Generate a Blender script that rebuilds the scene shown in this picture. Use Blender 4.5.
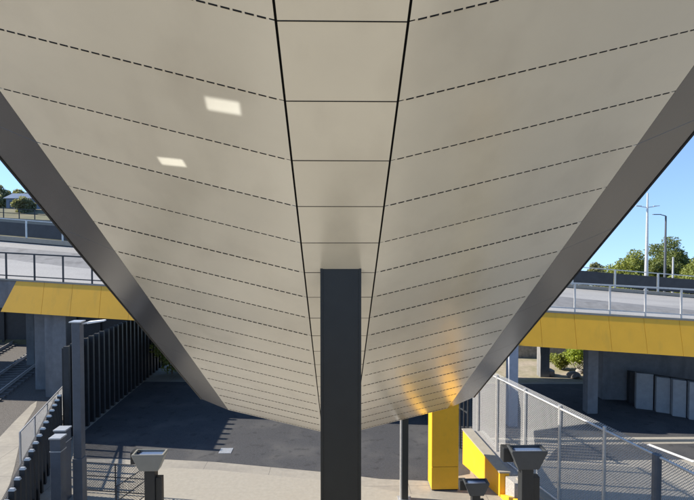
import bpy, bmesh, math, random
from mathutils import Vector, Matrix
random.seed(7)
for o in list(bpy.data.objects): bpy.data.objects.remove(o)
S = bpy.context.scene
COL = S.collection
R = math.radians

# ------------------------------------------------------------------ camera
EYE = Vector((0, 0, 10.5)); F = 510.0; CX, CY = 347.0, 250.0
YAW = math.atan(10/510); PITCH = math.atan(15/510)
cam_d = bpy.data.cameras.new('camera'); cam = bpy.data.objects.new('camera', cam_d); COL.objects.link(cam)
cam_d.sensor_width = 36; cam_d.lens = 36*F/694; cam_d.clip_start = 0.05; cam_d.clip_end = 3000
cam.location = EYE; cam.rotation_euler = (R(90)-PITCH, 0, -YAW)
S.camera = cam
ROT = cam.rotation_euler.to_matrix()
def ray(px, py): return ROT @ Vector(((px-CX)/F, (CY-py)/F, -1))
def at(px, py, Y):
    r = ray(px, py); return EYE + r*(Y/r.y)
def atz(px, py, z=0.0):
    r = ray(px, py); return EYE + r*((z-EYE.z)/r.z)

# ------------------------------------------------------------------ light
W = bpy.data.worlds.new('World'); S.world = W; W.use_nodes = True
SUN_TO = Vector((-1.65, 0.27, 1.0)).normalized()         # towards the sun: low on the left
el = math.asin(SUN_TO.z); az = math.atan2(SUN_TO.x, SUN_TO.y)
nt = W.node_tree; bg = nt.nodes['Background']
sky = nt.nodes.new('ShaderNodeTexSky'); sky.sky_type = 'NISHITA'; sky.sun_disc = False
sky.sun_elevation = el; sky.sun_rotation = az
sky.air_density = 1.0; sky.dust_density = 0.1; sky.ozone_density = 3.0; sky.altitude = 300
tcw = nt.nodes.new('ShaderNodeTexCoord'); mpw = nt.nodes.new('ShaderNodeMapping'); mpw.vector_type = 'POINT'
mpw.inputs['Location'].default_value = (0, 0, .20); mpw.inputs['Scale'].default_value = (1, 1, .85)
nrw = nt.nodes.new('ShaderNodeVectorMath'); nrw.operation = 'NORMALIZE'
nt.links.new(tcw.outputs['Generated'], mpw.inputs[0]); nt.links.new(mpw.outputs[0], nrw.inputs[0]); nt.links.new(nrw.outputs[0], sky.inputs[0])
hsw = nt.nodes.new('ShaderNodeHueSaturation'); hsw.inputs['Saturation'].default_value = 1.0
nt.links.new(sky.outputs[0], hsw.inputs['Color']); nt.links.new(hsw.outputs[0], bg.inputs[0]); bg.inputs[1].default_value = 0.105
sl = bpy.data.lights.new('sun', 'SUN'); sl.energy = 4.1; sl.angle = R(0.5); sl.color = (1, .92, .80)
so = bpy.data.objects.new('sun', sl); COL.objects.link(so); so.location = (-30, -30, 60)
so.rotation_euler = (-SUN_TO).to_track_quat('-Z', 'Y').to_euler()
S.view_settings.view_transform = 'Standard'; S.view_settings.look = 'None'
S.view_settings.exposure = 1.25; S.view_settings.gamma = 1; S.view_settings.use_curve_mapping = False
S.render.engine = 'CYCLES'
S.cycles.max_bounces = 8; S.cycles.diffuse_bounces = 5

# ------------------------------------------------------------------ materials
def mat(name, col, rough=.6, metal=0.0, var=0.0, vscale=3.0, bump=0.0, bscale=40.0, col2=None, spec=.5, coat=0.0, stretch=None, detail=5):
    m = bpy.data.materials.new(name); m.use_nodes = True
    n = m.node_tree.nodes; l = m.node_tree.links; b = n['Principled BSDF']
    b.inputs['Base Color'].default_value = (*col, 1); b.inputs['Roughness'].default_value = rough
    b.inputs['Metallic'].default_value = metal; b.inputs['Specular IOR Level'].default_value = spec
    b.inputs['Coat Weight'].default_value = coat; b.inputs['Coat Roughness'].default_value = .24
    tc = n.new('ShaderNodeTexCoord'); vec = tc.outputs['Object']
    if stretch:
        mp = n.new('ShaderNodeMapping'); mp.inputs['Scale'].default_value = stretch
        l.new(vec, mp.inputs[0]); vec = mp.outputs[0]
    if var or col2:
        t = n.new('ShaderNodeTexNoise'); t.inputs['Scale'].default_value = vscale; t.inputs['Detail'].default_value = detail
        t.inputs['Roughness'].default_value = .62
        l.new(vec, t.inputs['Vector'])
        r = n.new('ShaderNodeValToRGB'); r.color_ramp.elements[0].position = .32; r.color_ramp.elements[1].position = .7
        c2 = col2 or tuple(min(1, c*(1+var)) for c in col); c1 = col if col2 else tuple(c*(1-var) for c in col)
        r.color_ramp.elements[0].color = (*c1, 1); r.color_ramp.elements[1].color = (*c2, 1)
        l.new(t.outputs['Fac'], r.inputs[0]); l.new(r.outputs[0], b.inputs['Base Color'])
    if bump:
        t2 = n.new('ShaderNodeTexNoise'); t2.inputs['Scale'].default_value = bscale; t2.inputs['Detail'].default_value = 6
        l.new(vec, t2.inputs['Vector'])
        bp = n.new('ShaderNodeBump'); bp.inputs['Strength'].default_value = bump; bp.inputs['Distance'].default_value = .02
        l.new(t2.outputs['Fac'], bp.inputs['Height']); l.new(bp.outputs[0], b.inputs['Normal'])
    return m
def mixin(m, scale, lo, hi, colr, amount, seed=0.0, stretch=(1, 1, 1)):
    """a second, larger layer of dirt with its own shape"""
    n = m.node_tree.nodes; l = m.node_tree.links; b = n['Principled BSDF']
    tc = n.new('ShaderNodeTexCoord'); mp = n.new('ShaderNodeMapping'); mp.inputs['Location'].default_value = (seed, seed*.7, 0)
    mp.inputs['Scale'].default_value = stretch
    t = n.new('ShaderNodeTexNoise'); t.inputs['Scale'].default_value = scale; t.inputs['Detail'].default_value = 7
    r = n.new('ShaderNodeValToRGB'); r.color_ramp.elements[0].position = lo; r.color_ramp.elements[1].position = hi
    r.color_ramp.elements[0].color = (0, 0, 0, 1); r.color_ramp.elements[1].color = (amount,)*3+(1,)
    mx = n.new('ShaderNodeMix'); mx.data_type = 'RGBA'
    l.new(tc.outputs['Object'], mp.inputs[0]); l.new(mp.outputs[0], t.inputs['Vector']); l.new(t.outputs['Fac'], r.inputs[0])
    l.new(r.outputs[0], mx.inputs['Factor'])
    old = b.inputs['Base Color'].links[0].from_socket if b.inputs['Base Color'].links else None
    if old: l.new(old, mx.inputs['A'])
    else: mx.inputs['A'].default_value = b.inputs['Base Color'].default_value
    mx.inputs['B'].default_value = (*colr, 1)
    l.new(mx.outputs['Result'], b.inputs['Base Color'])
    return m

M = {}
M['soffit'] = mixin(mat('beige_panel', (.77, .695, .545), .22, var=.03, vscale=.9, spec=.9, coat=.9, bump=.09, bscale=1.1), 1.3, .5, .85, (.52, .45, .34), .45, 3.1, (1, .35, 1))
def perobject(m, amt):
    n = m.node_tree.nodes; l = m.node_tree.links; b = n['Principled BSDF']; src = b.inputs['Base Color'].links[0].from_socket
    oi = n.new('ShaderNodeObjectInfo'); mr = n.new('ShaderNodeMapRange'); mr.inputs['To Min'].default_value = 1-amt; mr.inputs['To Max'].default_value = 1+amt
    hs = n.new('ShaderNodeHueSaturation'); l.new(oi.outputs['Random'], mr.inputs['Value']); l.new(mr.outputs[0], hs.inputs['Value']); l.new(src, hs.inputs['Color']); l.new(hs.outputs[0], b.inputs['Base Color'])
    return m
def slabs(m, size, colr, mortar=.012):
    n = m.node_tree.nodes; l = m.node_tree.links; b = n['Principled BSDF']; src = b.inputs['Base Color'].links[0].from_socket
    tc = n.new('ShaderNodeTexCoord'); br_ = n.new('ShaderNodeTexBrick'); br_.offset = 0; br_.inputs['Scale'].default_value = 1
    br_.inputs['Brick Width'].default_value = size; br_.inputs['Row Height'].default_value = size; br_.inputs['Mortar Size'].default_value = mortar; br_.inputs['Mortar Smooth'].default_value = .3
    mx = n.new('ShaderNodeMix'); mx.data_type = 'RGBA'; l.new(tc.outputs['Object'], br_.inputs['Vector']); l.new(br_.outputs['Fac'], mx.inputs['Factor']); l.new(src, mx.inputs['A']); mx.inputs['B'].default_value = (*colr, 1)
    l.new(mx.outputs['Result'], b.inputs['Base Color']); return m
perobject(M['soffit'], .05)
M['gap'] = mat('gap_black', (.012, .012, .012), .9)
M['fascia'] = mat('charcoal_sheet', (.058, .053, .048), .26, var=.08, vscale=2, spec=.7, coat=.5)
M['col'] = mat('charcoal_paint', (.022, .024, .0235), .5, var=.12, vscale=2.5, bump=.04, bscale=14)
M['roof'] = mat('roof_sheet', (.35, .35, .36), .5)
M['yellow'] = mixin(mat('yellow_cladding', (.82, .43, .02), .42, var=.04, vscale=1.2), 2.2, .55, .8, (.50, .29, .03), .4, 1.0, (1, 1, .22))
M['yellow_wall'] = mixin(mat('yellow_wall', (.86, .45, .022), .45, var=.05, vscale=1.5, bump=.1, bscale=25), 3, .58, .85, (.5, .3, .05), .5, 5)
M['concrete'] = mixin(mat('concrete', (.29, .267, .222), .85, var=.10, vscale=5, bump=.25, bscale=30), .5, .45, .75, (.19, .175, .155), .7)
slabs(M['concrete'], 3.0, (.12, .11, .10))
M['stair'] = mat('stair_concrete', (.37, .355, .315), .8, var=.06, vscale=4, bump=.15, bscale=30)
M['pale'] = mixin(mat('pale_concrete', (.31, .285, .235), .85, var=.08, vscale=6, bump=.2, bscale=35), .8, .5, .8, (.30, .27, .22), .6, 2)
M['bridge'] = mixin(mat('bridge_concrete', (.20, .20, .20), .85, var=.12, vscale=3, bump=.3, bscale=12), 1.2, .5, .75, (.09, .09, .09), .7, 4, (1, 1, .25))
M['pier'] = mixin(mat('pier_concrete', (.36, .38, .42), .8, var=.1, vscale=3, bump=.2, bscale=15), 1.2, .5, .75, (.22, .23, .25), .6, 2, (1, 1, .25))
M['panel'] = mixin(mat('precast_panel', (.30, .31, .31), .8, var=.1, vscale=3, bump=.2, bscale=18), 1.1, .5, .8, (.18, .19, .2), .7, 7, (1, 1, .3))
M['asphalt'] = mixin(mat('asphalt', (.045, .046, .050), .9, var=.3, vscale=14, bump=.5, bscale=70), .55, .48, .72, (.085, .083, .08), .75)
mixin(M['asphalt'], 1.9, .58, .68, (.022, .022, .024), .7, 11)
M['deck_road'] = mixin(mat('worn_road', (.33, .325, .315), .88, var=.12, vscale=12, bump=.4, bscale=60), .5, .5, .8, (.18, .18, .18), .6, 3, (.25, 1, 1))
M['ballast'] = mat('ballast', (.035, .032, .029), .95, vscale=24, bump=1.0, bscale=24, col2=(.17, .155, .14), detail=8)
M['rail'] = mat('rail_steel', (.50, .48, .46), .35, .4)
M['sleeper'] = mat('sleeper', (.16, .155, .15), .9, var=.2, vscale=5)
M['black'] = mat('black_paint', (.018, .020, .022), .45, var=.15, vscale=6)
M['darkfence'] = mat('dark_fence', (.030, .033, .036), .5, var=.2, vscale=3)
M['galv'] = mat('galvanised', (.55, .55, .54), .42, .6, var=.1, vscale=9)
M['wire'] = mat('galv_wire', (.46, .46, .455), .5, .5)
M['dwire'] = mat('dark_wire', (.06, .06, .065), .5, .4)
M['greypost'] = mat('grey_post', (.085, .095, .11), .45, var=.12, vscale=4)
M['head'] = mat('lamp_body', (.22, .215, .19), .45, var=.06, vscale=9)  # left uplight: light falling on the body is put into its colour
M['dhead'] = mat('dark_lamp_body', (.05, .055, .06), .45, var=.1, vscale=9)  # right uplights: same body, darkened to paint the shade they stand in
M['lens'] = mat('lamp_glass', (.12, .18, .32), .05, 0, spec=1.0, coat=1)  # blue base colour paints the sky's reflection into the glass
M['rim'] = mat('lamp_rim', (.6, .62, .66), .2, .8)
M['white'] = mat('white_paint', (.78, .78, .76), .6, var=.05)
M['line'] = mat('road_line', (.62, .62, .60), .8, var=.15, vscale=8)
M['bark'] = mat('bark', (.16, .12, .085), .95, var=.3, vscale=8, bump=.6, bscale=20)
M['soil'] = mixin(mat('dry_soil', (.34, .29, .22), .95, var=.2, vscale=3, bump=.5, bscale=12), .6, .4, .7, (.16, .17, .07), .7)
M['rock'] = mat('rock', (.30, .28, .26), .9, var=.3, vscale=4, bump=.6, bscale=10)
M['brick'] = mat('paver', (.30, .27, .23), .9, var=.2, vscale=4, bump=.3, bscale=40)
M['aggregate'] = mat('aggregate', (.16, .155, .15), .9, vscale=38, bump=.6, bscale=38, col2=(.5, .48, .45), detail=8)
M['bluewall'] = mat('blue_sheet', (.13, .17, .24), .5, var=.15, vscale=2)
M['glassdark'] = mat('window_dark', (.03, .04, .05), .1)
M['screen'] = mat('dark_screen', (.035, .038, .042), .5, var=.2, vscale=2)
M['hill'] = mixin(mat('hill', (.10, .10, .05), .95, var=.3, vscale=.5), .2, .4, .7, (.2, .17, .1), .7)
def leafmat(name, c):
    m = mat(name, c, .55, vscale=1.3, col2=tuple(x*2.3 for x in c), spec=.3); b = m.node_tree.nodes['Principled BSDF']
    n = m.node_tree.nodes; l = m.node_tree.links
    tr = n.new('ShaderNodeBsdfTranslucent'); tr.inputs[0].default_value = (c[0]*2.6, c[1]*2.4, c[2]*1.2, 1)
    mx = n.new('ShaderNodeMixShader'); mx.inputs[0].default_value = .35
    l.new(b.outputs[0], mx.inputs[1]); l.new(tr.outputs[0], mx.inputs[2]); l.new(mx.outputs[0], n['Material Output'].inputs[0])
    return m
M['leaf'] = leafmat('leaf_olive', (.085, .105, .035)); M['leaf2'] = leafmat('leaf_green', (.13, .15, .04))
M['leaf3'] = leafmat('leaf_grey', (.12, .13, .08)); M['leaf4'] = leafmat('leaf_lime', (.16, .20, .03))

# ------------------------------------------------------------------ helpers
class MB:
    def __init__(s): s.v = []; s.f = []
    def add(s, vs, fs):
        b = len(s.v); s.v += [Vector(v) for v in vs]; s.f += [tuple(b+i for i in f) for f in fs]; return s
    def hexa(s, p):   # p: 4 bottom (ccw) + 4 top
        return s.add(p, [(3, 2, 1, 0), (4, 5, 6, 7), (0, 1, 5, 4), (1, 2, 6, 5), (2, 3, 7, 6), (3, 0, 4, 7)])
    def box(s, x0, x1, y0, y1, z0, z1):
        return s.hexa([(x0, y0, z0), (x1, y0, z0), (x1, y1, z0), (x0, y1, z0), (x0, y0, z1), (x1, y0, z1), (x1, y1, z1), (x0, y1, z1)])
    def bar(s, a, b, w, h=None, up=(0, 0, 1)):
        a = Vector(a); b = Vector(b); h = h or w; d = (b-a).normalized(); u = Vector(up)
        if abs(d.dot(u)) > .98: u = Vector((0, 1, 0))
        r = d.cross(u).normalized()*(w/2); t = r.cross(d).normalized()*(h/2)
        return s.hexa([a-r-t, a+r-t, b+r-t, b-r-t, a-r+t, a+r+t, b+r+t, b-r+t])
    def tube(s, a, b, r0, r1=None, n=10):
        a = Vector(a); b = Vector(b); r1 = r0 if r1 is None else r1; d = (b-a).normalized()
        u = Vector((0, 0, 1)) if abs(d.z) < .95 else Vector((1, 0, 0))
        x = d.cross(u).normalized(); y = d.cross(x).normalized(); vs = []
        for c, r in ((a, r0), (b, r1)):
            for i in range(n):
                t = 2*math.pi*i/n; vs.append(c+x*math.cos(t)*r+y*math.sin(t)*r)
        fs = [(i, (i+1) % n, n+(i+1) % n, n+i) for i in range(n)]+[tuple(range(n-1, -1, -1)), tuple(range(n, 2*n))]
        return s.add(vs, fs)
    def sheet(s, pts, z):
        return s.add([(p[0], p[1], z) for p in pts], [tuple(range(len(pts)))])
    def build(s, name, m, parent=None, loc=None, bevel=0, smooth=False):
        me = bpy.data.meshes.new(name); o = Vector(loc) if loc is not None else Vector((0, 0, 0))
        base = parent.matrix_world.translation if False else Vector(parent['_o']) if parent is not None and '_o' in parent else Vector((0, 0, 0))
        me.from_pydata([tuple(v-base-o) for v in s.v], [], s.f); me.materials.append(m)
        bm = bmesh.new(); bm.from_mesh(me); bmesh.ops.recalc_face_normals(bm, faces=bm.faces); bm.to_mesh(me); bm.free()
        if smooth:
            for p in me.polygons: p.use_smooth = True
        ob = bpy.data.objects.new(name, me); COL.objects.link(ob)
        if parent is not None: ob.parent = parent; ob['_o'] = tuple(base+o)
        ob.location = o
        if bevel:
            bv = ob.modifiers.new('bevel', 'BEVEL'); bv.width = bevel; bv.segments = 2; bv.limit_method = 'ANGLE'
        return ob
def tag(o, label, cat, group=None):
    o['label'] = label; o['category'] = cat
    if group: o['group'] = group
    return o
def thing(name, label, cat, loc, group=None):
    o = bpy.data.objects.new(name, None); COL.objects.link(o); o.location = loc; o['_o'] = tuple(loc); o.empty_display_size = .3
    return tag(o, label, cat, group)
def struct(o): o['kind'] = 'structure'; return o
def sub(mb, name, m, parent, **k): return mb.build(name, m, parent, **k)

# ------------------------------------------------------------------ ground
V3 = lambda x, y: Vector((x, y, 0))
RD = Vector((-0.257, 1, 0)).normalized()                # direction the tracks and side fences run
LF = lambda y: -10.4-.383*(y-16.3)                       # palisade line on the left
g = MB(); n = 24
g.sheet([(-900, -300), (900, -300), (900, 72), (-900, 72)], 0.0)
struct(g.build('ground', M['concrete']))
# pale curved path at the foot of the stair
pp = [atz(118, 520), atz(113, 505), atz(116, 492), atz(122, 483), atz(133, 475), atz(150, 469), atz(175, 468), atz(215, 470), atz(320, 480), atz(375, 488), atz(445, 500)]
mb = MB(); mb.sheet([(p.x, p.y) for p in pp]+[(4, 15.2), (-5.5, 15.2)], .004); struct(mb.build('path', M['pale']))
# asphalt strip under the bridge on the right, with a painted line
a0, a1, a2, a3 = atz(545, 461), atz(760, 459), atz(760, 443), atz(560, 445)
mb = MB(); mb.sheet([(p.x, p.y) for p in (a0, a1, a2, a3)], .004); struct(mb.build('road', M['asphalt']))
u = [V3(-13.5, 26.2), atz(76, 458.5), atz(166, 459.5), atz(215, 462), atz(333, 473), atz(380, 479), atz(430, 481), atz(470, 474), atz(470, 384), V3(-13.8, 36.5)]  # dark sheet painting the bridge's shade on the ground, left and middle
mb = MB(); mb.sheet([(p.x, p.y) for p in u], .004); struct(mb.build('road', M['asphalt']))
u = [atz(470.5, 442), atz(560, 442), atz(760, 438), atz(760, 384), atz(470.5, 384)]  # the bridge's shade continued to the right as another dark sheet
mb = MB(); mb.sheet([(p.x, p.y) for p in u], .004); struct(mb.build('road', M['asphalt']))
l0, l1 = atz(648, 444.5), atz(694, 462)
d = (l1-l0).normalized(); nn = Vector((-d.y, d.x, 0))*.13
mb = MB(); mb.sheet([((l0-nn).x, (l0-nn).y), ((l1-nn).x, (l1-nn).y), ((l1+nn).x, (l1+nn).y), ((l0+nn).x, (l0+nn).y)], .009); struct(mb.build('road_marking', M['line']))
# kerb of the far carriageway
k0, k1 = atz(470, 441.5), atz(760, 440)
mb = MB(); mb.bar(k0+Vector((0, 0, .06)), k1+Vector((0, 0, .06)), .3, .13); struct(mb.build('kerb', M['pale'], bevel=.02))
# dry ground beyond the bridge
q = [atz(380, 386), atz(720, 379), atz(720, 352), atz(380, 352)]
mb = MB(); mb.sheet([(p.x, p.y) for p in q], .005); struct(mb.build('dry_verge', M['soil']))
mb = MB(); mb.add([(-900, 50, .012), (900, 46, .012), (900, 72.1, .008), (-900, 72.1, .008), (1500, 1500, -170), (-1500, 1500, -170)], [(0, 1, 2, 3), (3, 2, 4, 5)]); struct(mb.build('far_ground', M['hill']))
# raised railway formation on the left
EZ = .55
mb = MB()
mb.hexa([(LF(y), y, z) if i else (-80, y, z) for z in (-.02, EZ) for (i, y) in ((0, 6), (1, 6), (1, 26), (0, 26))])
mb.hexa([(x, y, z) for z in (-.02, EZ) for (x, y) in ((-80, 26.001), (-14.2, 26.001), (-14.6, 120), (-80, 120))])
struct(mb.build('railway_formation', M['ballast']))
# pale concrete strip along the formation
e = [atz(0, 437, EZ), atz(14, 422, EZ), atz(24, 412, EZ), atz(31, 405, EZ), atz(37, 401, EZ), atz(36, 407, EZ), atz(23, 428, EZ), atz(15, 465, EZ), atz(4, 505, EZ), atz(-40, 560, EZ), atz(-140, 560, EZ)]
mb = MB(); mb.sheet([(p.x, p.y) for p in e], EZ+.006); struct(mb.build('trackside_path', M['concrete']))
# hill far left and low rise behind
mb = MB(); N = 30
vs = []; fs = []
for i in range(N+1):
    for j in range(13):
        x = -190+i*175/N; y = 46+j*(5 if j < 8 else 9)
        h = (10.8*min(1, max(0, (y-46)/9))+3.6*min(1, max(0, (y-60)/16)))*min(1, max(0, (-20-x)/8))-.05
        vs.append((x, y, h+random.uniform(-.12, .12)*(h > 1)))
for i in range(N):
    for j in range(12):
        a = i*13+j; fs.append((a, a+13, a+14, a+1))
mb.add(vs, fs); struct(mb.build('hill', M['hill'], smooth=True))

# ------------------------------------------------------------------ railway tracks
def track(off, label):
    # off: perpendicular position of track centre
    nrm = Vector((RD.y, -RD.x, 0)); h = EZ
    t = thing('railway_track', label, 'railway track', nrm*off+RD*20+Vector((0, 0, h)), 'railway tracks on the left')
    sl = MB(); c0 = nrm*off+RD*2
    o0 = None
    for k in range(80):
        c = nrm*off+RD*(6+k*.7)+Vector((0, 0, h+.05))
        if o0 is None:
            m2 = MB(); m2.bar(c-nrm*1.3, c+nrm*1.3, .24, .14); o0 = m2.build('sleeper', M['sleeper'], t, loc=c-Vector(t['_o']))
        else:
            o = o0.copy(); COL.objects.link(o); o.parent = t; o.location = c-Vector(t['_o'])
    for s in (-1, 1):
        m2 = MB(); a = nrm*(off+s*.8)+RD*2+Vector((0, 0, h)); b = nrm*(off+s*.8)+RD*110+Vector((0, 0, h))
        Z = Vector((0, 0, 1))
        m2.bar(a+Z*.13, b+Z*.13, .14, .02); m2.bar(a+Z*.2, b+Z*.2, .03, .12); m2.bar(a+Z*.28, b+Z*.28, .075, .045)
        m2.build('rail', M['rail'], t)
p1 = atz(0, 371, EZ+.3); p2 = atz(0, 392, EZ+.3); nrm = Vector((RD.y, -RD.x, 0))
oc = (p1.dot(nrm)+p2.dot(nrm))/2
track(oc, 'nearer railway track with shiny rails beside the pale trackside path')
track(oc-4.6, 'middle railway track in dark ballast behind the nearer one')
track(oc-9.2, 'farthest railway track by the dark wall under the bridge')

# ------------------------------------------------------------------ the sloping canopy
XC = .05; YE = 19.5; SL = .653; Z0 = at(337, 432, YE).z+SL*YE
def mid_y(py):                      # where the sight line at this height meets the middle strip
    r = ray(337, py); return (Z0-EYE.z)/(r.z/r.y+SL)
KY0 = mid_y(21); KP = (mid_y(562-1/(1.848e-3+.3215e-3*14))-KY0)/14
YK = lambda k: KY0+KP*k
HW = (at(408.6, 21, KY0).x-at(276.2, 21, KY0).x)/2
_a = at(227.5, 410, YE); _b = at(201, 399, YE); _c = at(446.5, 410, YE); _d = at(473, 399, YE)
WX, FX, WR, FR = (_c.x-_a.x)/2, (_d.x-_b.x)/2, _a.z-(Z0-SL*YE), _b.z-_a.z; WS = WR/(WX-HW)
K0 = -12; K1 = int((YE-.1-KY0)/KP)
def cz(y): return Z0-SL*y
def wz(ax, y): return cz(y)+max(0, ax-HW)*WS
can = thing('stair_canopy', 'long beige panelled canopy with dark edges sloping down over the stair on a charcoal column', 'canopy', (XC, 8.7, 8.9-.64*7.2))
JG = .0065
gk = MB()
for i, k in enumerate(range(K0, K1+1)):
    y0 = YK(k); y1 = YK(k+1) if k < K1 else YE
    if y1-y0 < .05: continue
    a, b = y0+JG, y1-JG
    T = .002
    # flat middle panel; gap thin
    m2 = MB(); x0, x1 = XC-HW+.012, XC+HW-.012
    jt = random.uniform(-.002, .002)
    m2.hexa([(x0, a-.0055, cz(a-.0055)+jt), (x1, a-.0055, cz(a-.0055)-jt), (x1, b+.0055, cz(b+.0055)-jt), (x0, b+.0055, cz(b+.0055)+jt),
             (x0, a-.0055, cz(a-.0055)+T), (x1, a-.0055, cz(a-.0055)+T), (x1, b+.0055, cz(b+.0055)+T), (x0, b+.0055, cz(b+.0055)+T)])
    gk.hexa([(x, y, cz(y)+dz) for dz in (-.004, .02) for (x, y) in ((x0, y1-.0045), (x1, y1-.0045), (x1, y1+.0045), (x0, y1+.0045))]) if k < K1 else None
    m2.build('middle_panel', M['soffit'], can)
    for s in (-1, 1):
        m2 = MB(); xi, xo = HW+.014, WX
        P = lambda ax, y, dz=0: (XC+s*ax, y, wz(ax, y)+dz)
        j = [random.uniform(-.0025, .0025) for _ in range(4)]
        # slightly bowed sheet: 6 x 1 strips
        m2.hexa([P(xi, a, j[0]), P(xo, a, j[1]), P(xo, b, j[2]), P(xi, b, j[3]), P(xi, a, T), P(xo, a, T), P(xo, b, T), P(xi, b, T)])
        # tabs bridging the joint: leaves a row of slots
        if k < K1:
            q = xi+.05
            while q < xo-.06:
                m2.hexa([P(q, b, .001), P(q+.027, b, .001), P(q+.027, b+2*JG, .001), P(q, b+2*JG, .001),
                         P(q, b, T), P(q+.027, b, T), P(q+.027, b+2*JG, T), P(q, b+2*JG, T)])
                q += .112
            q = xi+.05; GD = .006 if k < 4 else .011
            while q < xo-.12:
                u0, u1 = q+.028, q+.111; ya_, yb_ = b+.002, b+2*JG-.002
                gk.hexa([P(u0, ya_, -GD), P(u1, ya_, -GD), P(u1, yb_, -GD), P(u0, yb_, -GD), P(u0, ya_, .02), P(u1, ya_, .02), P(u1, yb_, .02), P(u0, yb_, .02)])
                q += .112
        m2.build('soffit_panel', M['soffit'], can)
gk.build('joint_gasket', M['gap'], can)
# black backing above the joints
for s in (-1, 1):
    m2 = MB(); ya, yb = YK(K0), YE-.02
    for (xa, xb) in ((0, HW), (HW, WX)):
        m2.hexa([(XC+s*xa, ya, wz(xa, ya)+.06), (XC+s*xb, ya, wz(xb, ya)+.06), (XC+s*xb, yb, wz(xb, yb)+.06), (XC+s*xa, yb, wz(xa, yb)+.06),
                 (XC+s*xa, ya, wz(xa, ya)+.08), (XC+s*xb, ya, wz(xb, ya)+.08), (XC+s*xb, yb, wz(xb, yb)+.08), (XC+s*xa, yb, wz(xa, yb)+.08)])
    m2.build('joint_backing', M['gap'], can)
    # edge sheets (fascia) in lengths of three panels
    k = K0
    while k < K1:
        y0 = YK(k)+.005; y1 = (YK(k+3)-.005) if k+3 < K1 else YE+.02
        i0, o0 = WX+.004, FX
        Fp = lambda x, y, dz=0: (XC+s*x, y, wz(WX, y)+(x-WX)/(FX-WX)*FR+dz)
        m2 = MB(); m2.hexa([Fp(i0, y0), Fp(o0, y0), Fp(o0, y1), Fp(i0, y1), Fp(i0, y0, .03), Fp(o0, y0, .03), Fp(o0, y1, .03), Fp(i0, y1, .03)])
        m2.build('edge_sheet', M['fascia'], can); k += 3
    ya, yb = YK(K0), YE+.02; zt = lambda y: wz(WX, y)+FR
    m2 = MB(); m2.hexa([(XC+s*x, y, zt(y)+dz) for dz in (-.012, .12) for (x, y) in ((FX+.003, ya), (FX+.04, ya), (FX+.04, yb), (FX+.003, yb))])
    m2.build('gutter_edge', M['black'], can)
# end closing sheet and roof
m2 = MB(); xs = [-FX, -WX, -HW, HW, WX, FX]
zs = [wz(WX, YE)+FR, wz(WX, YE), cz(YE), cz(YE), wz(WX, YE), wz(WX, YE)+FR]
top = wz(WX, YE)+FR+.1
for a in range(5):
    m2.hexa([(XC+xs[a], YE+.021, zs[a]-.004), (XC+xs[a+1], YE+.021, zs[a+1]-.004), (XC+xs[a+1], YE+.04, zs[a+1]-.004), (XC+xs[a], YE+.04, zs[a]-.004),
             (XC+xs[a], YE+.021, top), (XC+xs[a+1], YE+.021, top), (XC+xs[a+1], YE+.04, top), (XC+xs[a], YE+.04, top)])
m2.build('end_sheet', M['fascia'], can)
m2 = MB(); zt = lambda y: wz(WX, y)+FR+.12; ya, yb = YK(K0), YE+.04
m2.hexa([(XC+x, y, zt(y)+dz) for dz in (0, .03) for (x, y) in ((-FX-.05, ya), (FX+.05, ya), (FX+.05, yb), (-FX-.05, yb))])
m2.build('roof_sheet', M['roof'], can)
# column
YC = mid_y(268.5); CW = .352
zc = lambda y: cz(y)+.012
STZ = lambda y: 8.9-.641*max(0, y-1.5)
xc = XC+.015
def prism_col(mb, x0, x1, y0, y1, zb):
    mb.hexa([(x0, y0, zb), (x1, y0, zb), (x1, y1, zb), (x0, y1, zb), (x0, y0, zc(y0)), (x1, y0, zc(y0)), (x1, y1, zc(y1)), (x0, y1, zc(y1))])
zb = STZ(YC+.3)-.3
m2 = MB(); prism_col(m2, xc-CW+.045, xc+CW-.045, YC+.012, YC+.55, zb); shaft = m2.build('column', M['col'], can)
for s in (-1, 1):
    m2 = MB(); xa, xb = sorted((xc+s*(CW-.044), xc+s*CW)); prism_col(m2, xa, xb, YC, YC+.562, zb)
    m2.build('edge_plate', M['col'], shaft, bevel=.004)

# ------------------------------------------------------------------ stair (below the picture)
st = thing('concrete_stair', 'broad concrete stair descending under the canopy to the paving', 'stair', (0, 9, 0))
m2 = MB(); ns = 54; rise = 8.9/ns; going = rise/.641
for i in range(ns-1):
    z = 8.9-(i+1)*rise; y = 1.5+i*going
    m2.box(-4.2, 4.2, y, y+going, max(0.001, z-.45), z)
m2.build('flight', M['stair'], st)
m2 = MB(); m2.box(-4.2, 4.2, -6, 1.499, 8.5, 8.9); m2.build('landing', M['concrete'], st)

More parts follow.
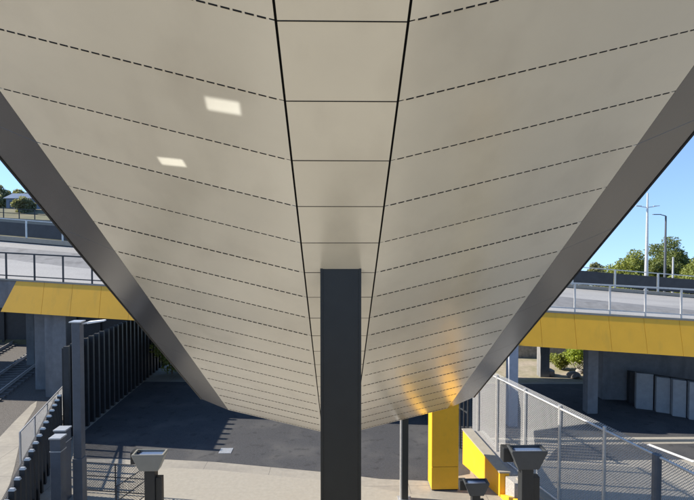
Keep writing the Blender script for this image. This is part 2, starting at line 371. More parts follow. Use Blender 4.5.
# ------------------------------------------------------------------ uplights on posts
def uplight(px, py, Y, label, bodym, width=.40, flip=1):
    c = at(px, py, Y); zt = c.z; zb = STZ(Y)-.05
    t = thing('uplight', label, 'light', (c.x, c.y, zb), 'uplights on posts along the stair')
    w1, w0, hh = width/2, width*.29, .22*width/.40; dp1, dp0 = .085, .06
    m2 = MB()
    ro = [(-w1, -dp1), (w1, -dp1), (w1, dp1), (-w1, dp1)]; ri = [(x*.86, y*.82) for x, y in ro]; rb = [(-w0, -dp0), (w0, -dp0), (w0, dp0), (-w0, dp0)]
    vs = [(c.x+x, c.y+y, zt-hh) for x, y in rb]+[(c.x+x, c.y+y, zt-.02) for x, y in ro]+[(c.x+x, c.y+y, zt) for x, y in ro]+[(c.x+x, c.y+y, zt) for x, y in ri]+[(c.x+x, c.y+y, zt-.035) for x, y in ri]
    fs = [(0, 3, 2, 1)]
    for L in range(4):
        for i in range(4):
            j = (i+1) % 4; fs.append((L*4+i, L*4+j, L*4+4+j, L*4+4+i))
    fs.append((16, 17, 18, 19)); m2.add(vs, fs)
    hd = m2.build('lamp_head', bodym, t, bevel=.006)
    m2 = MB(); m2.box(c.x-w1*.84, c.x+w1*.84, c.y-dp1*.78, c.y+dp1*.78, zt-.034, zt-.027); m2.build('lens', M['lens'], hd)
    m2 = MB(); m2.box(c.x-w1-.055, c.x-w1*.72, c.y+.02, c.y+.13, zt-.16, zt-.01); m2.build('control_box', M['black'], t, bevel=.008)
    m2 = MB(); m2.box(c.x-.062, c.x+.062, c.y-.03, c.y+.09, zb, zt-hh+.012); po = m2.build('post', M['black'], t, bevel=.006)
    m2 = MB(); m2.box(c.x+.063*flip, c.x+.135*flip, c.y-.01, c.y+.07, zb, zt-hh-.10) if flip > 0 else m2.box(c.x-.135, c.x-.063, c.y-.01, c.y+.07, zb, zt-hh-.1)
    m2.build('cable_cover', M['black'], po, bevel=.004)
    m2 = MB(); m2.box(c.x-.13, c.x+.13, c.y-.1, c.y+.16, zb, zb+.06); m2.build('base_plate', M['black'], t)
    return t, c
uL, cL = uplight(150, 452, 6.0, 'pale grey flared uplight on a black post at the left of the stair', M['head'], .375)
uR, cR = uplight(527, 448, 5.2, 'larger dark flared uplight with blue glass in front of the chain link fence', M['dhead'], .37)
uS, cS = uplight(476, 481, 7.6, 'smaller dark uplight on a post in front of the yellow wall', M['dhead'], .37)
# added narrow lamps imitating sun thrown off the glass onto the beige panels
def wing_hit(px, py):
    r = ray(px, py)   # left wing: z = Z0-SL*y+(-(x-XC)-HW)*WS
    # EYE + t r
    t = (Z0+(-(EYE.x-XC)-HW)*WS-SL*EYE.y-EYE.z)/(r.z+SL*r.y+WS*r.x)
    return EYE+r*t
for (px, py, c, par, w, h, tw, pw) in ((223, 106, cL, uL, .40, .16, .3, .085), (172, 162, cL, uL, .36, .14, .3, .068)):
    tgt = wing_hit(px, py); src = c+Vector((0, 0, .09))
    ld = bpy.data.lights.new('uplight_beam', 'AREA'); ld.shape = 'RECTANGLE'; ld.size = w; ld.size_y = h; ld.spread = R(1.1); ld.energy = pw; ld.color = (.93, .97, 1)
    lo = bpy.data.objects.new('uplight_beam', ld); COL.objects.link(lo); lo.parent = par
    lo.location = src-Vector(par['_o']); zz = (src-tgt).normalized(); xx = Vector((1, -.1, .2)); xx = (xx-zz*xx.dot(zz)).normalized(); yy = zz.cross(xx)
    lo.rotation_euler = Matrix((xx, yy, zz)).transposed().to_euler()

# ------------------------------------------------------------------ road bridge across the view
PL = at(17, 281, 31.5); PR = at(694, 321, 27.0); FL = at(0, 240, 41.5); FRt = at(640, 293, 36.8)
def near(x): t = (x-PL.x)/(PR.x-PL.x); return PL.lerp(PR, t)
def far(x): t = (x-FL.x)/(FRt.x-FL.x); p = FL.lerp(FRt, t); return p
XA, XB = -46.0, 42.0
V = Vector
def Dk(x, f, dz=0): return near(x).lerp(far(x), f)+V((0, 0, dz))
br = thing('road_bridge', 'road bridge with yellow fascia panels crossing behind the canopy', 'bridge', (-15, 35, 0))
m2 = MB(); m2.hexa([Dk(XA, .004, -.4), Dk(XB, .004, -.4), Dk(XB, 1, -.4), Dk(XA, 1, -.4), Dk(XA, .004, -.02), Dk(XB, .004, -.02), Dk(XB, 1, -.02), Dk(XA, 1, -.02)])
m2.build('deck', M['bridge'], br)
for f in (.03, .2, .37, .54, .71, .88, .985):
    m2 = MB(); e = .018
    m2.hexa([Dk(XA, f-e, -1.7), Dk(XB, f-e, -1.7), Dk(XB, f+e, -1.7), Dk(XA, f+e, -1.7), Dk(XA, f-e, -.402), Dk(XB, f-e, -.402), Dk(XB, f+e, -.402), Dk(XA, f+e, -.402)])
    m2.build('girder', M['bridge'], br)
for x in [PL.x-8+2.9*i for i in range(20)]:
    m2 = MB(); m2.hexa([Dk(x, .05, -1.2), Dk(x+.25, .05, -1.2), Dk(x+.25, .965, -1.2), Dk(x, .965, -1.2), Dk(x, .05, -.5), Dk(x+.25, .05, -.5), Dk(x+.25, .965, -.5), Dk(x, .965, -.5)])
    m2.build('cross_beam', M['bridge'], br)
FH = 1.86; LEAN = .42
def npt(x, dy, dz): p = near(x); return V((p.x, p.y+dy, p.z+dz))
x = PL.x; i = 0
while x < XB-2:
    x1 = x+1.81; a, b = x+.008, x1-.008
    xb0 = a-.78 if i == 0 else a
    m2 = MB(); m2.hexa([npt(xb0, -.06-LEAN, -FH), npt(b, -.06-LEAN, -FH), npt(b, -.02-LEAN, -FH), npt(xb0, -.02-LEAN, -FH), npt(a, -.06, 0), npt(b, -.06, 0), npt(b, -.02, 0), npt(a, -.02, 0)])
    m2.build('fascia_panel', M['yellow'], br); x = x1; i += 1
m2 = MB(); m2.hexa([npt(XA, -.015, -1.7), npt(XB, -.015, -1.7), npt(XB, .05, -1.7), npt(XA, .05, -1.7), npt(XA, -.015, -.03), npt(XB, -.015, -.03), npt(XB, .05, -.03), npt(XA, .05, -.03)])
m2.build('edge_beam', M['bridge'], br)
m2 = MB(); m2.hexa([npt(XA, -.09, .004), npt(XB, -.09, .004), npt(XB, .30, .004), npt(XA, .30, .004), npt(XA, -.09, .09), npt(XB, -.09, .09), npt(XB, .30, .09), npt(XA, .30, .09)])
m2.build('coping', M['pale'], br)
def soff(x, y):
    n_, f_ = near(x), far(x); t = (y-n_.y)/(f_.y-n_.y); return n_.z+(f_.z-n_.z)*t-1.68
def pier(px, py, w, name='pier', m='pier', z=0.0, Y=None):
    p = atz(px, py, z) if Y is None else at(px, py, Y)
    h = soff(p.x, p.y)
    m2 = MB(); m2.box(p.x-w/2, p.x+w/2, p.y-w/2, p.y+w/2, z-.02, h); return m2.build(name, M[m], br, bevel=.03)
pier(590, 412, .62, m='bridge'); pier(543, 376, .7, m='bridge'); pier(62, 394, 1.3, z=EZ, m='bridge'); pier(44, 388, .7, z=EZ, m='bridge'); pier(511.5, 425, .52)
pier(33, 366, .6, z=EZ, m='bridge')
# abutment wall
b0 = atz(616, 408); ab = MB()
ab.hexa([V((b0.x, b0.y+1.6, 0)), V((34, b0.y-.5, 0)), V((34, b0.y+4, 0)), V((b0.x, b0.y+3.2, 0)), V((b0.x, b0.y+1.6, soff(b0.x, b0.y+1.6)+.1)), V((34, b0.y-.5, soff(34, b0.y))), V((34, b0.y+4, soff(34, b0.y))), V((b0.x, b0.y+3.2, soff(b0.x, b0.y+2)+.1))])
ab.build('abutment', M['bridge'], br)
# road on the deck
m2 = MB(); nseg = 30
vs = []; fs = []
for i in range(nseg+1):
    x = XA+(XB-XA)*i/nseg
    for f in (.03, .35, .7, .97): vs.append(Dk(x, f, -.012+.03*(1-abs(f-.5)*2)))
for i in range(nseg):
    for j in range(3): a = i*4+j; fs.append((a, a+4, a+5, a+1))
m2.add(vs, fs); struct(m2.build('bridge_road', M['deck_road']))
# near railing, in two visible lengths
def railing(xa, xb, label, x0):
    c = near((xa+xb)/2); t = thing('bridge_railing', label, 'railing', c, 'railings along the near edge of the bridge'); sp = 1.84
    x = x0
    while x < xb:
        if x > xa:
            m2 = MB(); m2.bar(npt(x, .1, .09), npt(x, .1, 1.68), .095, .07, up=(1, 0, 0)); m2.build('post', M['rp'], t)
        x += sp
    for h, w in ((1.68, .085), (.30, .06)):
        m2 = MB(); m2.bar(npt(xa, .1, h), npt(xb, .1, h), w); m2.build('rail', M['rp'], t)
M['rp'] = M['darkfence']
xl = at(3.6, 270, near(-19).y).x
railing(-38, -5.0, 'dark two rail railing on the bridge left of the canopy', xl-1.84*8)
M['rp'] = M['galv']
xr = at(575.5, 300, near(13).y).x
railing(5.0, 38, 'light grey two rail railing on the bridge right of the canopy', xr-1.84*4)
# far barrier: dark screens between posts
def barrier(xa, xb, label, sc, pm, h0=.25, h1=1.15):
    c = far((xa+xb)/2); t = thing('road_barrier', label, 'barrier', c, 'dark barriers along the far edge of the bridge')
    m2 = MB(); m2.hexa([far(xa)+V((0, -.35, 0)), far(xb)+V((0, -.35, 0)), far(xb)+V((0, .0, 0)), far(xa)+V((0, .0, 0)), far(xa)+V((0, -.35, h0)), far(xb)+V((0, -.35, h0)), far(xb)+V((0, 0, h0)), far(xa)+V((0, 0, h0))])
    m2.build('kerb', M['pale'], t)
    x = xa+.3
    while x < xb-.4:
        m2 = MB(); m2.bar(far(x)+V((0, -.2, h0)), far(x)+V((0, -.2, h1+.25)), .10, up=(1, 0, 0)); m2.build('post', M[pm], t)
        m2 = MB(); u, w = min(x+.09, xb), min(x+2.9, xb); m2.hexa([far(u)+V((0, -.22, h0+.08)), far(w)+V((0, -.22, h0+.08)), far(w)+V((0, -.18, h0+.08)), far(u)+V((0, -.18, h0+.08)), far(u)+V((0, -.22, h1)), far(w)+V((0, -.22, h1)), far(w)+V((0, -.18, h1)), far(u)+V((0, -.18, h1))])
        m2.build('screen', M[sc], t); x += 3.0
    m2 = MB(); m2.bar(far(xa)+V((0, -.2, h1+.25)), far(xb)+V((0, -.2, h1+.25)), .06); m2.build('rail', M[pm], t)
barrier(-46, -12, 'dark screen barrier on pale kerb at the far side of the bridge, left', 'screen', 'galv', .35, 1.5)
barrier(8, 42, 'dark screen barrier below the trees at the far side of the bridge, right', 'screen', 'galv', .22, 1.3)

# ------------------------------------------------------------------ under the bridge
a, b = at(-45, 320, 47), at(150, 320, 47)
t = thing('noise_wall', 'dark wall closing the view under the bridge beyond the tracks', 'wall', ((a.x+b.x)/2, 47, 0))
m2 = MB(); m2.box(a.x, b.x, 47, 47.2, EZ, 5.6); m2.build('sheet', M['screen'], t)  # dark colour here paints the shade beyond the tracks
for i in range(9):
    x = a.x+.1+(b.x-a.x-.3)*i/8; m2 = MB(); m2.box(x-.1, x+.1, 46.8, 46.99, EZ, 5.7); m2.build('post', M['darkfence'], t)
# precast panel wall at right
pw = thing('panel_wall', 'row of pale grey concrete panels under the bridge at the right', 'wall', atz(660, 414))
for (xa, xb, yt, yb) in ((636, 653, 373, 408.5), (656, 670, 377, 412), (672.5, 686, 379.5, 416), (689, 703, 382, 419.5), (706, 722, 384.5, 423)):
    p, q = atz(xa, yb), atz(xb, yb+2)
    h = at(xa, yt, p.y).z
    m2 = MB(); m2.hexa([p, q, q+V((.1, .35, 0)), p+V((.1, .35, 0)), p+V((0, 0, h)), q+V((0, 0, h)), q+V((.1, .35, h)), p+V((.1, .35, h))]); m2.build('panel', M['panel'], pw, bevel=.015)
p, q = atz(634, 406), atz(730, 424)
m2 = MB(); m2.hexa([p+V((0, .5, 0)), q+V((0, .5, 0)), q+V((0, .8, 0)), p+V((0, .8, 0)), p+V((0, .5, 2.0)), q+V((0, .5, 2.0)), q+V((0, .8, 2.0)), p+V((0, .8, 2.0))]); m2.build('backing_wall', M['darkfence'], pw)

# tall slat wall on the left under the bridge
sw = thing('slat_wall', 'tall dark wall of upright slats under the left of the bridge', 'wall', (-13.9, 31, 0))
A0, A1 = V((-13.75, 26.0, 0)), V((-14.1, 41, 0)); H = 4.85
m2 = MB(); m2.hexa([A0+V((-.22, 0, 0)), A0+V((-.12, 0, 0)), A1+V((-.12, 0, 0)), A1+V((-.22, 0, 0)), A0+V((-.22, 0, H-.1)), A0+V((-.12, 0, H-.1)), A1+V((-.12, 0, H-.1)), A1+V((-.22, 0, H-.1))]); m2.build('backing_sheet', M['black'], sw)
ns_ = 22
for i in range(ns_+1):
    p = A0.lerp(A1, i/ns_); m2 = MB(); m2.box(p.x-.1, p.x+.16, p.y-.09, p.y+.09, 0, H); m2.build('slat', M['darkfence'], sw)
def chain(a, b, z0, z1, parent, sp=.065, th=.006, m='wire', name='mesh'):
    """real crossed wires"""
    a = V(a); b = V(b); L = (b-a).length; d = (b-a)/L; H = z1-z0; mb = MB(); k = -int(H/sp)-1
    nn = V((-d.y, d.x, 0))*.004
    while k*sp < L:
        for s in (0, 1):
            u0, u1 = k*sp, k*sp+H; w0, w1 = 0.0, H
            if u0 < 0: w0 = -u0; u0 = 0
            if u1 > L: w1 -= (u1-L); u1 = L
            if u1 > u0+.01:
                if s == 0: p, q = a+d*u0+V((0, 0, z0+w0)), a+d*u1+V((0, 0, z0+w1))
                else: p, q = a+d*u0+V((0, 0, z1-w0)), a+d*u1+V((0, 0, z1-w1))
                off = nn if s else -nn
                p += off; q += off; t = (q-p).normalized(); r1 = t.cross(nn).normalized()*th/2; r2 = nn.normalized()*th/2
                mb.add([p+r1, p+r2, p-r1, p-r2, q+r1, q+r2, q-r1, q-r2], [(0, 1, 5, 4), (1, 2, 6, 5), (2, 3, 7, 6), (3, 0, 4, 7)])
        k += 1
    return mb.build(name, M[m], parent)
# blade fence, left
pf = thing('blade_fence', 'black fence of stout upright blades stepping along the railway at lower left', 'fence', (LF(21), 21, 0))
d0, d1 = V((LF(11.8), 11.8, 0)), V((LF(25.9), 25.9, 0)); npal = 19
m0 = None
for i in range(npal+1):
    p = d0.lerp(d1, i/npal)
    if m0 is None:
        m2 = MB(); x, y = p.x, p.y
        m2.box(x-.09, x+.11, y-.05, y+.05, .02, 2.34); m0 = m2.build('blade', M['darkfence'], pf, loc=p-V(pf['_o']), bevel=.006)
        m2 = MB(); m2.hexa([(x-.095, y-.055, 2.342), (x+.115, y-.055, 2.342), (x+.115, y+.055, 2.342), (x-.095, y+.055, 2.342), (x-.06, y-.04, 2.42), (x+.08, y-.04, 2.42), (x+.08, y+.04, 2.42), (x-.06, y+.04, 2.42)])
        c0 = m2.build('blade_cap', M['galv'], m0)
    else:
        o = m0.copy(); COL.objects.link(o); o.parent = pf; o.location = p-V(pf['_o'])
        c = c0.copy(); COL.objects.link(c); c.parent = o
for z in (.4, 2.1):
    m2 = MB(); m2.bar(d0+V((-.13, 0, z)), d1+V((-.13, 0, z)), .06, .08); m2.build('rail', M['darkfence'], pf)
chain(d0+V((-.2, 0, 0)), d1+V((-.2, 0, 0)), .1, 2.3, pf, .11, .012, 'dwire')
# mesh barrier between palisade and tracks
b0 = at(20, 432, 21.5); b1 = b0+RD*9.5
mf = thing('mesh_barrier', 'low galvanised mesh barrier between the black palisade and the tracks', 'barrier', (b0.x, b0.y, EZ))
for i in range(6):
    p = b0.lerp(b1, i/5); m2 = MB(); m2.bar((p.x, p.y, EZ), (p.x, p.y, b0.z), .06); m2.build('post', M['galv'], mf)
for z in (b0.z, EZ+.12):
    m2 = MB(); m2.bar((b0.x, b0.y, z), (b1.x, b1.y, z), .05); m2.build('rail', M['galv'], mf)
chain((b0.x, b0.y, 0), (b1.x, b1.y, 0), EZ+.12, b0.z, mf, .08, .008)

# low dark mesh guard, turning a corner
gA, gB, gC = atz(84, 462, 1.25), atz(147, 466, 1.25), atz(116, 487, 1.25)
mg = thing('mesh_guard', 'low dark chain mesh guard turning a corner beside the left uplight', 'barrier', (gB.x, gB.y, 0))
for p in (gA, gA.lerp(gB, .5), gB, gC):
    m2 = MB(); m2.tube((p.x, p.y, 0), p, .028, n=8); m2.build('post', M['darkfence'], mg)
for p, q in ((gA, gB), (gB, gC)):
    for h in (0, -.55, -1.15):
        m2 = MB(); m2.tube(p+V((0, 0, h)), q+V((0, 0, h)), .02, n=8); m2.build('rail', M['darkfence'], mg)
    chain((p.x, p.y, 0), (q.x, q.y, 0), .1, 1.25, mg, .105, .011, 'dwire')
# gate posts by the palisade
def gpost(px0, px1, pyt, Y, label, m):
    a, b = at(px0, pyt, Y), at(px1, pyt, Y); w = b.x-a.x; zt = a.z
    t = thing('gate_post', label, 'post', ((a.x+b.x)/2, Y, 0), 'gate posts at the palisade')
    m2 = MB(); m2.box(a.x, b.x, Y-w/2, Y+w/2, 0, zt-.06); m2.build('shaft', M[m], t, bevel=.012)
    m2 = MB(); m2.box(a.x-.03, b.x+.03, Y-w/2-.03, Y+w/2+.03, zt-.06, zt); m2.build('cap', M['galv'], t, bevel=.01)
    m2 = MB(); m2.box(a.x-.012, b.x+.012, Y-w/2-.012, Y+w/2+.012, zt-.52, zt-.49); m2.build('band', M['galv'], t)
gpost(52.5, 63, 436, 18.4, 'nearer dark square gate post with a flat cap beside the palisade', 'greypost')
gpost(57, 68, 428, 20.2, 'dark gate post standing just behind the nearer one', 'greypost')

# lamp pole at left
p = at(77.5, 322, 18.8); zt = p.z
lp = thing('light_pole', 'tall slate grey square pole with a short white lamp arm, left', 'pole', (p.x, p.y, 0))
m2 = MB(); m2.box(p.x-.15, p.x+.15, p.y-.15, p.y+.15, 2.3, zt); m2.build('shaft', M['greypost'], lp, bevel=.012)
m2 = MB(); m2.box(p.x-.175, p.x+.175, p.y-.175, p.y+.175, 0, 2.3); m2.build('sleeve', M['greypost'], lp, bevel=.012)
m2 = MB(); m2.box(p.x-.22, p.x+.20, p.y-.2, p.y+.2, zt, zt+.04); m2.build('cap', M['galv'], lp)
m2 = MB(); m2.bar((p.x+.15, p.y, zt-.06), (p.x+.55, p.y, zt+.0), .06); ar = m2.build('arm', M['galv'], lp)
m2 = MB(); m2.hexa([(p.x+.4, p.y-.12, zt-.06), (p.x+1.0, p.y-.1, zt+.03), (p.x+1.0, p.y+.1, zt+.03), (p.x+.4, p.y+.12, zt-.06), (p.x+.4, p.y-.12, zt+.02), (p.x+1.0, p.y-.1, zt+.08), (p.x+1.0, p.y+.1, zt+.08), (p.x+.4, p.y+.12, zt+.02)]); m2.build('lamp_head', M['white'], ar, bevel=.01)

# slim post and yellow pillar right of the column
p = atz(404, 499)
t = thing('steel_post', 'slim charcoal steel post standing between the column and the yellow pillar', 'post', (p.x, p.y, 0))
m2 = MB(); m2.box(p.x-.08, p.x+.15, p.y-.12, p.y+.12, 0, 4.6); m2.build('shaft', M['col'], t)
m2 = MB(); m2.box(p.x-.165, p.x-.083, p.y-.10, p.y+.06, 0, 4.6); m2.build('pipe', M['galv'], t, bevel=.02)
m2 = MB(); m2.box(p.x-.25, p.x+.25, p.y-.2, p.y+.2, 0, .03); m2.build('base_plate', M['galv'], t)
a, b = atz(431.5, 491), atz(458.5, 491); Y = a.y
t = thing('yellow_pillar', 'yellow clad pillar at the right end of the canopy', 'pillar', ((a.x+b.x)/2, Y+.4, 0))
zj = at(440, 467, Y).z
m2 = MB(); m2.box(a.x, b.x, Y, Y+.8, zj+.008, 5.6); m2.build('upper_cladding', M['yellow_wall'], t, bevel=.01)
m2 = MB(); m2.box(a.x, b.x, Y, Y+.8, .06, zj-.008); m2.build('lower_cladding', M['yellow_wall'], t, bevel=.01)
m2 = MB(); m2.box(a.x+.03, b.x-.03, Y+.03, Y+.77, 0, 5.5); m2.build('core', M['black'], t)

# yellow side wall with concrete coping, chain link fence above
CF = 12.4; WF = 11.67
X = lambda c, y: c-.257*y
yw = thing('yellow_wall', 'low yellow retaining wall with pale coping below the chain link fence', 'wall', (X(WF, 21), 21, 0))
def wallseg(mb, c0, c1, y0, y1, z0, z1): mb.hexa([(X(c0, y0), y0, z0), (X(c1, y0), y0, z0), (X(c1, y1), y1, z0), (X(c0, y1), y1, z0), (X(c0, y0), y0, z1), (X(c1, y0), y0, z1), (X(c1, y1), y1, z1), (X(c0, y1), y1, z1)])
YN, YF = 20.04, 23.0
ZW = lambda y: .95+(min(y, YF)-YN)*.21
def slopeseg(mb, c0, c1, y0, y1, za, zb, d0=0.0, base=None):
    q = [(X(c0, y0), y0), (X(c1, y0), y0), (X(c1, y1), y1), (X(c0, y1), y1)]
    lo_ = [0 if base is None else f+base for f in (za, za, zb, zb)]
    mb.hexa([(x, y, z) for (x, y), z in zip(q, lo_)]+[(x, y, z+d0) for (x, y), z in zip(q, (za, za, zb, zb))])
m2 = MB(); slopeseg(m2, WF, WF+.38, YN, YF, ZW(YN), ZW(YF)); m2.build('face', M['yellow_wall'], yw)
m2 = MB(); slopeseg(m2, WF-.03, WF+.42, YN-.02, YF+.03, ZW(YN), ZW(YF), .06, .003); m2.build('coping', M['pale'], yw)
m2 = MB(); slopeseg(m2, WF+.383, CF+.25, YN, YF, ZW(YN)-.05, ZW(YF)-.05); m2.build('ledge', M['aggregate'], yw)
m2 = MB(); slopeseg(m2, WF+.2, CF+.25, 9.0, YN-.05, .86, .86); m2.build('aggregate_base', M['aggregate'], yw)
m2 = MB(); slopeseg(m2, WF, WF+.19, 17, YN-.05, 1.1, .12); slopeseg(m2, WF, WF+.19, 9.0, 16.99, 1.3, 1.1); m2.build('lower_face', M['yellow_wall'], yw)
m2 = MB(); slopeseg(m2, WF+.45, CF+.25, 9.0, YN-.32, .863, .863, .08, 0); m2.build('ledge', M['pale'], yw)
ZT = .9
cf = thing('chain_link_fence', 'tall galvanised chain link fence on the wall at the right', 'fence', (X(CF, 15), 15, ZT))
FZ0, FZ1 = ZT+.14, 4.38
def fpt(y, z, c=CF): return V((X(c, y), y, z))
ys = []
for px in (478, 497, 525, 560, 605, 658):
    t_ = ray(px, 400); s_ = t_.x/t_.y; ys.append(CF/(s_+.257))
for k, y in enumerate(ys):
    top = FZ1+.12 if k < 5 else FZ1+.05
    m2 = MB(); m2.tube(fpt(y, ZT), fpt(y, top), .055 if k < 5 else .12, n=12); m2.build('post', M['galv'] if k < 5 else M['greypost'], cf, smooth=False)
yA, yB = ys[0]+.6, ys[-1]-2.5
m2 = MB(); m2.tube(fpt(yA, FZ1), fpt(yB, FZ1), .04); m2.build('top_rail', M['galv'], cf)
m2 = MB(); m2.tube(fpt(yA, FZ0+.02), fpt(yB, FZ0+.02), .035); m2.build('bottom_rail', M['galv'], cf)
chain(fpt(yA, 0, CF+.06), fpt(yB, 0, CF+.06), FZ0, FZ1+.16, cf, .085, .015)
# ground behind the fence: dark continuation fence
df = thing('dark_fence', 'black upright bar fence running under the bridge behind the yellow pillar', 'fence', (X(CF, 26), 26, 0))
for i in range(30):
    y = ys[0]+.9+i*.36; m2 = MB(); m2.box(X(CF, y)-.03, X(CF, y)+.03, y-.05, y+.05, 0, 4.3); m2.build('bar', M['darkfence'], df)
for z in (2.0, 4.1):
    m2 = MB(); m2.bar(fpt(ys[0]+.9, z), fpt(ys[0]+.9+29*.36, z), .06); m2.build('rail', M['darkfence'], df)

# drain cover and litter of the paving
c = atz(226, 451); m2 = MB(); m2.box(c.x-.3, c.x+.3, c.y-.3, c.y+.3, .004, .02)
tag(m2.build('drain_cover', M['galv'], bevel=.004), 'small square metal drain cover in the shaded paving under the bridge', 'drain cover')

# ------------------------------------------------------------------ plants and trees
def crown_mesh(blobs, n, s, flat=.6):
    mb = MB()
    tot = sum(b[3]*b[4]*b[5] for b in blobs)
    for (x, y, z, rx, ry, rz) in blobs:
        for _ in range(int(n*rx*ry*rz/tot)):
            while True:
                u = V((random.uniform(-1, 1), random.uniform(-1, 1), random.uniform(-1, 1)))
                if .25 < u.length < 1: break
            u *= random.uniform(.85, 1.08)
            p = V((x+u.x*rx, y+u.y*ry, z+u.z*rz)); q = s*random.uniform(.6, 1.4)
            a = V((random.uniform(-1, 1), random.uniform(-1, 1), random.uniform(-1, 1))).normalized()
            b = a.orthogonal().normalized(); b.rotate(Matrix.Rotation(random.uniform(0, 6.28), 3, a)); c = a.cross(b)
            mb.add([p-b*q, p-c*q*.45, p+b*q, p+c*q*.45], [(0, 1, 2, 3)])
    return mb
def tree(px0, px1, pyt, Y, zb, label, lm, group, nblob=11, n=5000, leaf=.3, seed=1, name='tree', low=.35):
    random.seed(seed)
    a, b = at(px0, pyt, Y), at(px1, pyt, Y); cx = (a.x+b.x)/2; w = (b.x-a.x)/2; H = a.z-zb
    t = thing(name, label, 'tree', (cx, Y, zb), group)
    base = V((cx, Y, zb)); fork = base+V((random.uniform(-.3, .3), 0, H*low))
    m2 = MB(); m2.tube(base, fork, max(.12, H*.022), max(.09, H*.016)); blobs = []
    for i in range(nblob):
        u = random.uniform(-.78, .78); v = random.uniform(0, 1)
        r = w*random.uniform(.32, .5)
        topz = H*(1-.35*abs(u)**1.6)
        zc_ = zb+H*low+(topz-H*low-r*.8)*v
        c = V((cx+u*w*(1-.2*v), Y+random.uniform(-.7, .7)*w, max(zc_, zb+H*low*.8)))
        blobs.append((c.x, c.y, c.z, r, r, r*.78))
        m2.tube(fork, c, max(.05, H*.009), .02, n=6)
    blobs.append((cx, Y, zb+H*(low+.66*(1-low))-.1*H, w*.62, w*.5, H*(1-low)*.36))
    blobs.append((cx, Y, zb+H*low+.12*H, w*.8, w*.5, H*(1-low)*.28))
    blobs.append((cx+random.uniform(-.2, .2)*w, Y, zb+H-w*.25, w*.34, w*.34, w*.25))
    m2.build('trunk', M['bark'], t); crown_mesh(blobs, n, leaf).build('crown', M[lm], t)
    return t
G = 'trees beyond the bridge'
tree(647, 697, 236, 62, 0, 'tallest olive green gum tree behind the lamp posts', 'leaf', G, 22, 24000, .15, 3)
tree(606, 658, 249, 60, 0, 'rounded yellow green tree left of the tall gum tree', 'leaf2', G, 20, 20000, .15, 5)
tree(672, 720, 256, 56, 0, 'bushy green tree at the right edge behind the dark barrier', 'leaf2', G, 16, 14000, .16, 6)
tree(583, 611, 262, 95, 0, 'small pale grey green tree farthest off, at the canopy edge', 'leaf3', G, 13, 6000, .26, 9)
tree(556, 588, 264, 90, 0, 'pale distant tree half behind the right canopy edge', 'leaf3', G, 13, 6000, .26, 10)
tree(690, 740, 246, 75, 0, 'olive tree mostly beyond the right edge of the picture', 'leaf', G, 14, 7000, .26, 12)
GL = 'trees on the far left rise'
tree(14, 34, 196, 74, 13.0, 'small pale green bush in front of the blue grey shed', 'leaf3', GL, 10, 5000, .2, 27, low=.15)
tree(-22, 16, 184, 95, 13.8, 'leafy tree on the far left rise at the picture edge', 'leaf3', GL, 14, 7000, .3, 21, low=.2)
tree(6, 30, 189, 100, 13.8, 'low leafy tree behind the blue grey shed on the left', 'leaf3', GL, 14, 7000, .3, 22, low=.2)
tree(26, 58, 188, 104, 13.8, 'leafy tree right of the blue grey shed on the left rise', 'leaf', GL, 14, 7000, .3, 23, low=.2)
GH = 'low trees in the line behind the barrier'
for i, (p0, p1, y_, Y_, m_, lab) in enumerate(((596, 632, 268, 85, 'leaf3', 'low grey green bush between the farthest trees'), (636, 668, 262, 78, 'leaf2', 'low green bush under the double armed lamp'),
        (664, 696, 262, 72, 'leaf', 'low olive bush behind the short grey post'), (570, 600, 271, 110, 'leaf', 'low dark bush at the canopy edge far off'))):
    tree(p0, p1, y_, Y_, 0, lab, m_, GH, 14, 7000, .26, 40+i, low=.12)
# shrubs beyond the bridge, seen under the deck
GS = 'shrubs beyond the bridge'
random.seed(31)
for i, (px, py, w, h, lm, lab) in enumerate(((577, 371, 1.5, 2.0, 'leaf4', 'bright lime shrub in the sun left of the square bridge pier'), (607, 372, 1.6, 1.8, 'leaf4', 'lime green shrub in the sun right of the square bridge pier'),
        (560, 369, 1.0, 1.3, 'leaf2', 'small green shrub near the far pier beyond the bridge'), (630, 371, 1.4, 2.4, 'leaf2', 'green shrub beside the dark abutment'))):
    c = atz(px, py); t = thing('shrub', lab, 'shrub', (c.x, c.y, 0), GS)
    m2 = MB()
    for k in range(7): m2.tube(c, c+V((random.uniform(-.6, .6)*w, random.uniform(-.4, .4)*w, h*random.uniform(.5, .9))), .025, .01, n=5)
    m2.build('stem', M['bark'], t)
    crown_mesh([(c.x+random.uniform(-.6, .6)*w, c.y+random.uniform(-.4, .4)*w, h*random.uniform(.35, .75), w*.45, w*.45, h*.33) for _ in range(6)], 1500, .11).build('foliage', M[lm], t)
# ivy seen through the dark at left
for i, (px, py, lab) in enumerate(((172, 374, 'dark leafy shrub beyond the slat wall at left'), (192, 372, 'leafy shrub by the left end of the canopy edge'))):
    c = atz(px, py); t = thing('shrub', lab, 'shrub', (c.x, c.y, 0), GS)
    m2 = MB(); m2.tube(c, c+V((0, 0, 2)), .05, .02); m2.build('stem', M['bark'], t)
    crown_mesh([(c.x+random.uniform(-1, 1), c.y+random.uniform(-1, 1), random.uniform(.6, 3), .9, .9, .8) for _ in range(7)], 1500, .13).build('foliage', M['leaf2'], t)
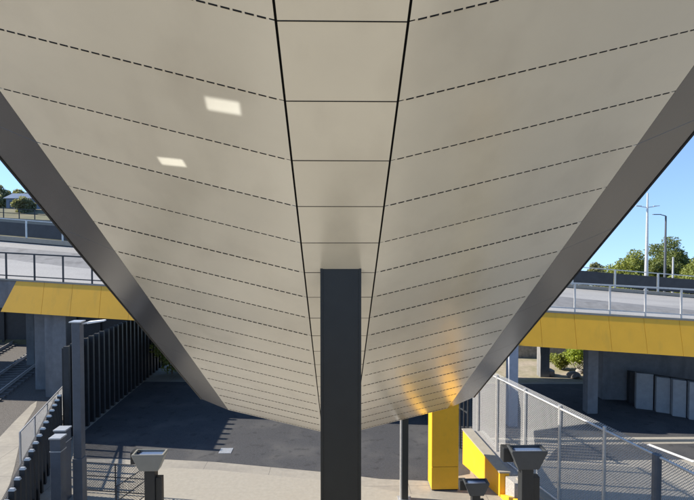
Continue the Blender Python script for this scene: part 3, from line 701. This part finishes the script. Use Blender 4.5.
# low rocks on the verge
for i in range(9):
    c = atz(random.uniform(530, 640), random.uniform(372, 378)); r = random.uniform(.25, .55)
    bm = bmesh.new(); bmesh.ops.create_icosphere(bm, subdivisions=2, radius=r)
    for v in bm.verts: v.co *= random.uniform(.8, 1.15); v.co.z *= .65
    me = bpy.data.meshes.new('rock'); bm.to_mesh(me); bm.free(); me.materials.append(M['rock'])
    o = bpy.data.objects.new('rock', me); COL.objects.link(o); o.location = (c.x, c.y, r*.4)
    tag(o, 'grey rough rock lying on the dry verge beyond the bridge', 'rock', 'rocks on the verge')
# pale wall behind the shrubs
a, b = atz(500, 358), atz(720, 357)
m2 = MB(); m2.hexa([a, b, b+V((0, .4, 0)), a+V((0, .4, 0)), a+V((0, 0, 2.6)), b+V((0, 0, 2.6)), b+V((0, .4, 2.6)), a+V((0, .4, 2.6))])
tag(m2.build('boundary_wall', M['rock']), 'mottled grey stone wall behind the shrubs beyond the bridge', 'wall')

# ------------------------------------------------------------------ street lamps and posts beyond the bridge
GLm = 'lamp columns beyond the bridge'
p = at(646, 290, 46); zt = at(646, 193, 46).z; za = at(646, 207, 46).z
t = thing('street_lamp', 'tall double armed street lamp behind the far barrier', 'street lamp', (p.x, 46, 0), GLm)
m2 = MB(); m2.tube((p.x, 46, 0), (p.x, 46, zt), .26, .07, n=12); m2.build('pole', M['galv'], t, smooth=False)
for s in (-1, 1):
    m2 = MB(); m2.tube((p.x, 46, za-.05), (p.x+s*.85, 46, za+.08), .035, .03, n=8); ar = m2.build('arm', M['galv'], t)
    m2 = MB(); m2.hexa([(p.x+s*.6, 45.86, za+.03), (p.x+s*1.08, 45.9, za+.08), (p.x+s*1.08, 46.1, za+.08), (p.x+s*.6, 46.14, za+.03), (p.x+s*.6, 45.86, za+.12), (p.x+s*1.08, 45.9, za+.14), (p.x+s*1.08, 46.1, za+.14), (p.x+s*.6, 46.14, za+.12)]); m2.build('lamp_head', M['galv'], ar)
p = at(664.5, 290, 52); zt = at(664.5, 216, 52).z
t = thing('street_lamp', 'single armed street lamp in front of the tall gum tree', 'street lamp', (p.x, 52, 0), GLm)
m2 = MB(); m2.tube((p.x, 52, 0), (p.x, 52, zt), .16, .09, n=10); m2.build('pole', M['greypost'], t)
m2 = MB(); m2.tube((p.x, 52, zt), (p.x-.6, 52, zt+.16), .05, .04, n=8); ar = m2.build('arm', M['greypost'], t)
m2 = MB(); m2.box(p.x-1.35, p.x-.55, 51.88, 52.12, zt+.12, zt+.2); m2.build('lamp_head', M['greypost'], ar)
p = at(672.5, 290, 44); zt = at(672.5, 258, 44).z
t = thing('sign_post', 'short pale grey post behind the far barrier right of the lamps', 'post', (p.x, 44, 0))
m2 = MB(); m2.tube((p.x, 44, 0), (p.x, 44, zt), .13, .07, n=10); m2.build('shaft', M['galv'], t)
m2 = MB(); m2.tube((p.x, 44, zt), (p.x, 44, zt+.08), .1, .03, n=10); m2.build('cap', M['galv'], t)
# left: second railing on a pale wall, blue shed
Y = 57
a, b = at(-60, 214, Y), at(80, 222, Y)
t = thing('far_wall', 'pale wall with a dark rail on the rise at far left', 'wall', ((a.x+b.x)/2, Y, 10))
m2 = MB(); zb = 9.5
m2.hexa([V((a.x, Y, zb)), V((b.x, Y, zb)), V((b.x, Y+.3, zb)), V((a.x, Y+.3, zb)), a, b, b+V((0, .3, 0)), a+V((0, .3, 0))]); m2.build('wall', M['pale'], t)
i = 0
while True:
    q = a.lerp(b, i*1.7/(b.x-a.x))
    if q.x > b.x: break
    m2 = MB(); m2.bar(q+V((0, .15, 0)), q+V((0, .15, 1.05)), .08); m2.build('post', M['darkfence'], t); i += 1
for z in (.55, 1.05):
    m2 = MB(); m2.bar(a+V((0, .15, z)), b+V((0, .15, z)), .07); m2.build('rail', M['darkfence'], t)
a, b = at(6, 195, 78), at(31, 195, 78)
t = thing('shed', 'small blue grey shed among trees at far left', 'building', ((a.x+b.x)/2, 80, 12.5))
m2 = MB(); m2.box(a.x, b.x, 78, 82, 12.4, a.z-.5); wl = m2.build('wall', M['bluewall'], t)
m2 = MB(); xm = (a.x+b.x)/2
m2.add([(a.x-.3, 77.7, a.z-.5), (b.x+.3, 77.7, a.z-.5), (b.x+.3, 82.3, a.z-.5), (a.x-.3, 82.3, a.z-.5), (a.x-.3, 80, a.z+.4), (b.x+.3, 80, a.z+.4)], [(0, 1, 5, 4), (2, 3, 4, 5), (1, 2, 5), (3, 0, 4), (0, 3, 2, 1)]); m2.build('roof', M['bluewall'], t)
for k in range(2):
    x = a.x+.5+k*1.3; m2 = MB(); m2.box(x, x+.6, 77.97, 78.03, 13.6, a.z-.9); m2.build('window', M['glassdark'], t)

for o in bpy.data.objects:
    if '_o' in o: del o['_o']
